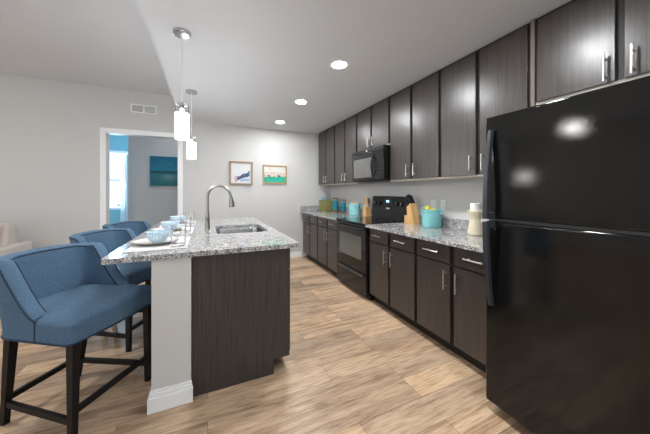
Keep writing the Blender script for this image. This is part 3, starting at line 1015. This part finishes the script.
# outlets
def outlet(y, z, label):
    t = thing('wall_outlet', label, 'outlet', (XR, y, z))
    box(XR - .006, XR - .0003, y - .036, y + .036, z - .058, z + .058, .003).build('cover_plate', M['outlet'], t)
    for s_ in (-1, 1):
        m = box(XR - .0085, XR - .0062, y - .017, y + .017, z + s_ * .022 - .016, z + s_ * .022 + .016, .002)
        rc = m.build('receptacle', M['outlet'], t)
        m = MB()
        for yy in (-.007, .007):
            m.box(XR - .0092, XR - .0087, y + yy - .0013, y + yy + .0013, z + s_ * .022 - .003, z + s_ * .022 + .008)
        m.build('slots', M['black_matte'], rc)
outlet(2.205, 1.135, 'white wall outlet partly behind the turquoise pot')
outlet(2.07, 1.135, 'white wall outlet in clear view between the turquoise pot and the refrigerator')

# ------------------------------------------------------------------ wall pictures and vent
def picture(name, label, x0, x1, z0, z1, y, fm, fw, fn, mat_border, dep=.03):
    t = thing(name, label, 'picture', ((x0 + x1) / 2, y, z0))
    m = MB()
    m.box(x0, x1, y - dep, y, z0, z0 + fw, .002); m.box(x0, x1, y - dep, y, z1 - fw, z1, .002)
    m.box(x0, x0 + fw, y - dep, y, z0 + fw, z1 - fw, .002); m.box(x1 - fw, x1, y - dep, y, z0 + fw, z1 - fw, .002)
    if fw > 0: m.build('picture_frame', fm, t)
    ip = fw
    painted('canvas', fn, x1 - x0 - 2 * ip, z1 - z0 - 2 * ip, t, (x0 + ip, y - dep * .5, z0 + ip))
    box(x0 + ip, x1 - ip, y - dep * .45, y - .001, z0 + ip, z1 - ip).build('backing', M['trim'], t, smooth=False)
    return t
def h2(a, b): 
    v = math.sin(a * 127.1 + b * 311.7) * 43758.5453
    return v - math.floor(v)
def sm(x, y):
    xi, yi = math.floor(x), math.floor(y); xf, yf = x - xi, y - yi
    xf = xf * xf * (3 - 2 * xf); yf = yf * yf * (3 - 2 * yf)
    a = h2(xi, yi) * (1 - xf) + h2(xi + 1, yi) * xf
    b = h2(xi, yi + 1) * (1 - xf) + h2(xi + 1, yi + 1) * xf
    return a * (1 - yf) + b * yf
def art1(u, v):
    if min(u, 1 - u, v, 1 - v) < .05: return (.62, .62, .61)
    base = (.64, .64, .64)
    n_ = sm(u * 9, v * 9)
    # diagonal dark blue stroke, rising to one side
    d_ = v - (.12 + .42 * (u - .3))
    if .30 < u < .93 and -.06 < d_ - .1 * n_ < .16: return (.015 + .06 * n_, .05 + .09 * n_, .12 + .13 * n_)
    if .45 < u < .93 and .08 < v < .22 and d_ < -.02: return (.27, .42, .56)
    if u < .30 and v < .52 and n_ > .62: return (.52, .33, .33)
    return base
def art2(u, v):
    n_ = sm(u * 12, v * 12)
    if v < .36 + .06 * (sm(u * 7, 3.3) - .5): return (.02, .30 + .14 * n_, .21 + .11 * n_)
    if v < .44 + .10 * (n_ - .5): return (.05, .10, .13) if n_ > .40 else (.75, .66, .50)
    if v < .55: return (.62, .50, .44)
    if v < .60: return (.52, .44, .40)
    return (.64, .63, .60) if n_ < .7 else (.62, .53, .38)
def art3(u, v):
    n_ = sm(u * 5, v * 14)
    if v > .50:
        f = (v - .5) / .5
        return (.0, .155 - .05 * f + .06 * n_, .25 - .04 * f + .05 * n_)
    if v > .42: return (.0, .075, .10)
    f = v / .42
    g = math.exp(-((u - .6) / .25) ** 2) * math.exp(-((v - .3) / .12) ** 2)
    return (.004 + .10 * g, .12 + .10 * f * n_ + .10 * g, .125 + .07 * f + .08 * g)
picture('framed_picture', 'square pale-framed picture with a dark blue brush stroke, on the back wall', .35, .755, 1.409, 1.83, YB - .001, M['frame_wood'], .030, art1, .05)
picture('framed_picture', 'gold-framed landscape picture with a green lower band, on the back wall', .94, 1.395, 1.438, 1.785, YB - .001, M['frame_gold'], .022, art2, 0)
# unframed canvas in the hall
t = thing('wall_canvas', 'unframed teal seascape canvas on the hall wall beyond the doorway', 'picture', (-.78, 6.199, 1.40))
box(-1.045, -.50, 6.165, 6.199, 1.404, 1.998).build('canvas_sides', M['teal'], t, smooth=False)
painted('canvas_face', art3, .545, .594, t, (-1.045, 6.1645, 1.404))
# vent
vt = thing('air_vent', 'white double air vent grille high above the doorway', 'vent', (-.916, YB, 2.587))
vx0, vx1, vz0, vz1 = -1.087, -.745, 2.522, 2.652
m = MB(); f = .018
m.box(vx0, vx1, YB - .012, YB - .0005, vz0, vz0 + f, .002); m.box(vx0, vx1, YB - .012, YB - .0005, vz1 - f, vz1, .002)
m.box(vx0, vx0 + f, YB - .012, YB - .0005, vz0 + f, vz1 - f, .002); m.box(vx1 - f, vx1, YB - .012, YB - .0005, vz0 + f, vz1 - f, .002)
xm = (vx0 + vx1) / 2
m.box(xm - .011, xm + .011, YB - .012, YB - .0005, vz0 + f, vz1 - f, .002)
m.build('vent_frame', M['trim'], vt)
m = MB()
for k_ in range(8):
    z = vz0 + f + .006 + k_ * .0118
    for (a, b) in ((vx0 + f, xm - .011), (xm + .011, vx1 - f)):
        m.add([(a, YB - .010, z), (b, YB - .010, z), (b, YB - .003, z + .009), (a, YB - .003, z + .009), (a, YB - .010, z + .0015), (b, YB - .010, z + .0015), (b, YB - .003, z + .0105), (a, YB - .003, z + .0105)],
              [(0, 1, 2, 3), (7, 6, 5, 4), (0, 4, 5, 1), (1, 5, 6, 2), (2, 6, 7, 3), (3, 7, 4, 0)])
m.build('louvres', M['trim'], vt, smooth=False)
box(vx0 + .01, vx1 - .01, YB - .0018, YB - .0004, vz0 + .01, vz1 - .01).build('duct_shade_sheet', M['vent_dark'], vt, smooth=False)  # flat dark sheet on the wall, standing for shade behind the louvres

# ------------------------------------------------------------------ lamps
M['hall_fill_lens'] = emis('hall_added_fill', (0.9, 0.93, 1.0), 190)
def can_light(x, y, label, ZC=ZC, lens='can'):
    t = thing('recessed_light', label, 'ceiling light', (x, y, ZC), 'recessed lights in the kitchen ceiling' if lens in ('can', 'can_dim') else None)
    MB().lathe([(.062, -.004), (.082, -.006), (.092, -.002), (.092, -.0003), (.062, -.0003)], (x, y, ZC), 40, closed=True).build('trim_ring', M['trim'], t)
    MB().lathe([(.001, -.0035), (.0615, -.0035), (.0615, -.0008), (.001, -.0008)], (x, y, ZC), 40).build('lens', M[lens], t)
can_light(1.12, 2.17, 'glowing recessed ceiling light level with the cabinets beside the microwave, largest of the visible row')
can_light(1.12, 3.27, 'glowing recessed ceiling light in the middle of the visible row of three')
can_light(1.12, 4.36, 'glowing recessed ceiling light of the row, closest to the back wall pictures', ZC, 'can_dim')
can_light(1.12, 1.05, 'glowing recessed ceiling light in front of the refrigerator')
can_light(-.2, 5.6, 'small added fill light in the hall ceiling beyond the doorway', ZL, 'hall_fill_lens')  # unseen lamp added to brighten the hall wall
M['living_fill_lens'] = emis('living_added_fill', (1.0, 0.985, 0.96), 600)
can_light(-1.5, 2.3, 'added fill light in the higher living room ceiling above the stools', ZL, 'living_fill_lens')  # unseen lamp added to brighten the floor around the stools
can_light(1.12, -.10, 'glowing recessed ceiling light at the near end of the kitchen, past the refrigerator')

def pendant(x, y, label):
    t = thing('pendant_light', label, 'pendant', (x, y, ZC), 'pendant lights over the island')
    MB().lathe([(.001, -.026), (.052, -.026), (.060, -.022), (.062, -.002), (.062, -.0004), (.001, -.0004)], (x, y, ZC), 36).build('canopy', M['chrome'], t)
    MB().cyl((x, y, 1.93), (x, y, ZC - .026), .0035, 8).build('cord', M['cord'], t)
    MB().lathe([(.012, 1.895), (.014, 1.90), (.014, 1.935), (.006, 1.945)], (x, y, 0), 20).build('socket', M['chrome'], t)
    g = MB().lathe([(.0445, 1.86), (.0445, 1.925), (.042, 1.928), (.0405, 1.925), (.0405, 1.86)], (x, y, 0), 36, closed=True).build('glass_collar', M['glass'], t)
    MB().lathe([(.044, 1.672), (.0455, 1.68), (.0455, 1.8595), (.012, 1.8595), (.012, 1.894), (.008, 1.894), (.008, 1.85), (.0415, 1.85), (.0415, 1.672)], (x, y, 0), 36, closed=True).build('shade', M['pendant'], t)
pendant(-.172, 2.204, 'lit glass cylinder pendant over the island end closer to the refrigerator')
pendant(-.172, 3.446, 'lit glass cylinder pendant over the far half of the island, toward the back wall')
# living room dome light (seen in the refrigerator's gloss)
t = thing('dome_light', 'lit dome ceiling light over the living room', 'ceiling light', (-3.6, 2.72, ZL))
MB().lathe([(.001, 2.50), (.06, 2.505), (.11, 2.525), (.135, 2.57), (.001, 2.57)], (-3.6, 2.72, 0), 32).build('glass_dome', M['dome'], t)
MB().lathe([(.14, 2.5705), (.145, 2.60), (.03, 2.62), (.03, 2.70), (.08, 2.7395), (.001, 2.7395)], (-3.6, 2.72, 0), 32).build('mount', M['chrome'], t)

# ------------------------------------------------------------------ counter stools
def make_stool():
    t = thing('counter_stool', 'stool', 'stool')
    W, XE, XRR, RC = .272, .07, -.235, .14
    ZB, ZSEAT, ZTOP, TH = .522, .638, .914, .07
    # outline in plan, from one wing tip around the back to the other
    def outline(inset):
        pts = []
        w_ = W - inset; xr = XRR + inset; rc = max(.03, RC - inset)
        for k_ in range(9): pts.append((XE + (xr + rc - XE) * k_ / 8, -w_))
        for k_ in range(1, 10):
            a = R(270 - 90 * k_ / 9)
            pts.append((xr + rc + rc * math.cos(a), -w_ + rc + rc * math.sin(a)))
        for k_ in range(1, 12):
            y_ = (-w_ + rc) + 2 * (w_ - rc) * k_ / 12
            pts.append((xr - .012 * math.cos(PI * y_ / (2 * w_)) + .012 * math.cos(PI * (w_ - rc) / (2 * w_)), y_))
        for k_ in range(0, 10):
            a = R(180 - 90 * k_ / 9)
            pts.append((xr + rc + rc * math.cos(a), w_ - rc + rc * math.sin(a)))
        for k_ in range(1, 9): pts.append((xr + rc + (XE - xr - rc) * k_ / 8, w_))
        return pts
    out, inn = outline(0), outline(TH)
    NP = len(out)
    def ztop(i):
        x_ = out[i][0]
        f_ = min(1, max(0, (XE - x_) / .175))
        f_ = f_ ** 1.7 if f_ < 1 else 1
        yb_ = abs(out[i][1]) / W
        return ZSEAT + .004 + (ZTOP - ZSEAT - .004) * f_ + (.016 * (1 - yb_ ** 2) if f_ >= 1 else 0)
    def place(p, z, i):
        f_ = min(1, max(0, (XE - out[i][0]) / .24))
        lean = -.20 * max(0, z - .56) * f_
        flare = 1 + .10 * max(0, z - .60) * f_
        return (p[0] + lean, p[1] * flare, z)
    NV = 8
    prof = []
    vs = []; fs = []
    def cross(i):
        zt = ztop(i)
        c_ = []
        for k_ in range(NV + 1): c_.append(place(out[i], ZB + (zt - .012 - ZB) * k_ / NV, i))
        o1, n1 = place(out[i], zt, i), place(inn[i], zt, i)
        for a_ in (.12, .5, .88):
            c_.append((o1[0] + (n1[0] - o1[0]) * a_, o1[1] + (n1[1] - o1[1]) * a_, zt + .004 * math.sin(PI * a_)))
        zi0 = ZSEAT - .06
        for k_ in range(NV, -1, -1): c_.append(place(inn[i], zi0 + max(.002, zt - .012 - zi0) * k_ / NV, i))
        return c_
    secs = [cross(i) for i in range(NP)]
    K = len(secs[0])
    for s_ in secs: vs += s_
    for i in range(NP - 1):
        for k_ in range(K):
            k2 = (k_ + 1) % K
            fs.append((i * K + k_, i * K + k2, (i + 1) * K + k2, (i + 1) * K + k_))
    fs.append(tuple(range(K))); fs.append(tuple((NP - 1) * K + k_ for k_ in range(K - 1, -1, -1)))
    m = MB(); m.add(vs, fs)
    back = m.build('backrest', M['fabric'], t, angle=50)
    m = MB()
    m.tube([secs[i][NV] for i in range(NP)], .0045, 6)
    m.tube([secs[0][k_] for k_ in range(NV + 1)], .0035, 6); m.tube([secs[-1][k_] for k_ in range(NV + 1)], .0035, 6)
    m.tube([secs[i][NV + 4] for i in range(NP)], .0045, 6)
    m.build('back_piping', M['piping'], back)
    # seat
    def seat_poly(ins):
        w_ = W - ins
        xf = .280 - ins
        r_ = .035
        pts = [(XE + .0005, -w_)]
        for k_ in range(7):
            a = R(-90 + 90 * k_ / 6)
            pts.append((xf - r_ + r_ * math.cos(a), -w_ + r_ + r_ * math.sin(a)))
        for k_ in range(1, 8):
            y_ = (-w_ + r_) + 2 * (w_ - r_) * k_ / 8
            pts.append((xf + .014 * math.cos(PI * y_ / (2 * w_)) - .004, y_))
        for k_ in range(7):
            a = R(90 * k_ / 6)
            pts.append((xf - r_ + r_ * math.cos(a), w_ - r_ + r_ * math.sin(a)))
        pts.append((XE + .0005, w_))
        iw = min(W - TH + .012 - ins * .2, w_ - .002)
        pts += [(XE, iw), (-.16, iw - .01), (-.195, .14), (-.20, 0), (-.195, -.14), (-.16, -iw + .01), (XE, -iw)]
        return pts
    lv = [(0, ZB), (0, .565), (0, .612), (.006, .628), (.020, .638), (.05, .646), (.10, .652)]
    vs = []; fs = []
    for ins, z in lv: vs += [(px_, py_, z) for px_, py_ in seat_poly(ins)]
    n_ = len(seat_poly(0))
    for i in range(len(lv) - 1):
        for k_ in range(n_):
            k2 = (k_ + 1) % n_
            fs.append((i * n_ + k_, i * n_ + k2, (i + 1) * n_ + k2, (i + 1) * n_ + k_))
    fs.append(tuple(range(n_ - 1, -1, -1)))
    base = (len(lv) - 1) * n_
    bm = bmesh.new()
    bv = [bm.verts.new(v) for v in vs]
    for f_ in fs: bm.faces.new([bv[i] for i in f_])
    top_f = bm.faces.new([bv[base + k_] for k_ in range(n_)])
    bmesh.ops.triangulate(bm, faces=[top_f])
    m = MB().from_bm(bm)
    seat = m.build('seat', M['fabric'], t, angle=60)
    sp = seat_poly(-.001)
    m = MB(); m.tube([(px_, py_, ZB + .004) for px_, py_ in sp[:24]], .005, 6)
    m.tube([(out[i][0], out[i][1], ZB + .004) for i in range(NP)], .005, 6)
    m.build('seat_welt', M['piping'], seat)
    # legs and stretchers
    F = {1: [(.245, -.228, .243, -.232), (.245, .228, .243, .232)], -1: [(-.19, -.20, -.265, -.185), (-.19, .20, -.265, .185)]}
    for k_ in (1, -1):
        for (tx, ty, fx_, fy_) in F[k_]:
            MB().frustum((fx_, fy_, 0), (tx, ty, ZB), .028, .041).build('leg', M['leg'], t, smooth=False)
    def legpt(k_, j, z):
        tx, ty, fx_, fy_ = F[k_][j]
        a = z / ZB
        return Vector((fx_ + (tx - fx_) * a, fy_ + (ty - fy_) * a, z))
    for (p0, p1) in ((legpt(1, 0, .165), legpt(1, 1, .165)), (legpt(-1, 0, .145), legpt(-1, 1, .145)), (legpt(1, 0, .118), legpt(-1, 0, .118)), (legpt(1, 1, .118), legpt(-1, 1, .118))):
        MB().bar(p0, p1, .020, .030).build('stretcher', M['leg'], t, smooth=False)
    return t
st = make_stool()
spots = [(-.70, 2.056, -33, 'nearest the island end with the pillar'),
         (-.685, 2.89, -28, 'in the middle of the three'),
         (-.685, 3.63, -28, 'closest to the doorway')]
stools = [st] + [copy_tree(st) for _ in range(2)]
for o, (x, y, a, nm) in zip(stools, spots):
    o.location = (x, y, 0); o.rotation_euler = (0, 0, R(a))
    tag(o, 'blue upholstered counter stool with dark legs, ' + nm, 'stool', 'counter stools at the island')

# ------------------------------------------------------------------ sofa
sf = thing('sofa', 'cream upholstered sofa against the back wall beyond the stools', 'sofa', (-3.1, 4.45, 0))
sx0, sx1, sy0, sy1 = -4.18, -2.09, 3.86, 4.76
box(sx0 + .02, sx1 - .02, sy0 + .03, sy1 - .02, .08, .30, .03, 3).build('base', M['cream'], sf)
box(sx0 + .16, sx1 - .15, sy1 - .20, sy1, .10, .80, .05, 4).build('back', M['cream'], sf)
for (a, b) in ((sx0, sx0 + .16), (sx1 - .10, sx1)):
    box(a, b, sy0, sy1 - .05, .08, .65, .03, 4).build('arm', M['cream'], sf)
mid = (sx0 + sx1) / 2
for (a, b) in ((sx0 + .165, mid - .003), (mid + .003, sx1 - .105)):
    box(a, b, sy0 - .01, sy1 - .22, .302, .47, .04, 4).build('seat_cushion', M['cream'], sf)
    mt = Matrix.Translation((0, 4.48, .47)) @ Matrix.Rotation(R(-12), 4, 'X') @ Matrix.Translation((0, -4.48, -.47))
    MB().box(a, b, 4.36, 4.54,   .475, .90, .045, 4, mtx=mt).build('back_cushion', M['cream'], sf)
for x in (sx0 + .08, sx1 - .08):
    for y in (sy0 + .08, sy1 - .1):
        MB().frustum((x, y, 0), (x, y, .085), .035, .05).build('foot', M['leg'], sf, smooth=False)
# throw pillow
bm = bmesh.new()
bmesh.ops.create_uvsphere(bm, u_segments=28, v_segments=16, radius=1)
for v in bm.verts:
    x_, y_, z_ = v.co
    ex = lambda q: math.copysign(abs(q) ** .55, q)
    v.co = Vector((ex(x_) * .23, y_ * .07, ex(z_) * .23))
o = MB().from_bm(bm).build('throw_pillow', M['orange'])
o.location = (-2.435, 4.25, .785); o.rotation_euler = (R(-14), R(13), R(0))
tag(o, 'orange throw pillow leaning on the cream sofa', 'pillow')

# floor lamp at the far end of the sofa (seen in the refrigerator's gloss)
lx, ly = -4.45, 4.06
t = thing('floor_lamp', 'lit floor lamp standing at the end of the cream sofa', 'lamp', (lx, ly, 0))
MB().lathe([(.001, 0), (.14, 0), (.14, .015), (.02, .03), (.001, .03)], (lx, ly, 0), 32).build('base', M['chrome'], t)
MB().cyl((lx, ly, .0305), (lx, ly, 1.58), .011, 12).build('pole', M['chrome'], t)
MB().lathe([(.17, 1.55), (.13, 1.80), (.127, 1.80), (.167, 1.55)], (lx, ly, 0), 36, closed=True).build('lamp_shade', M['shade'], t)
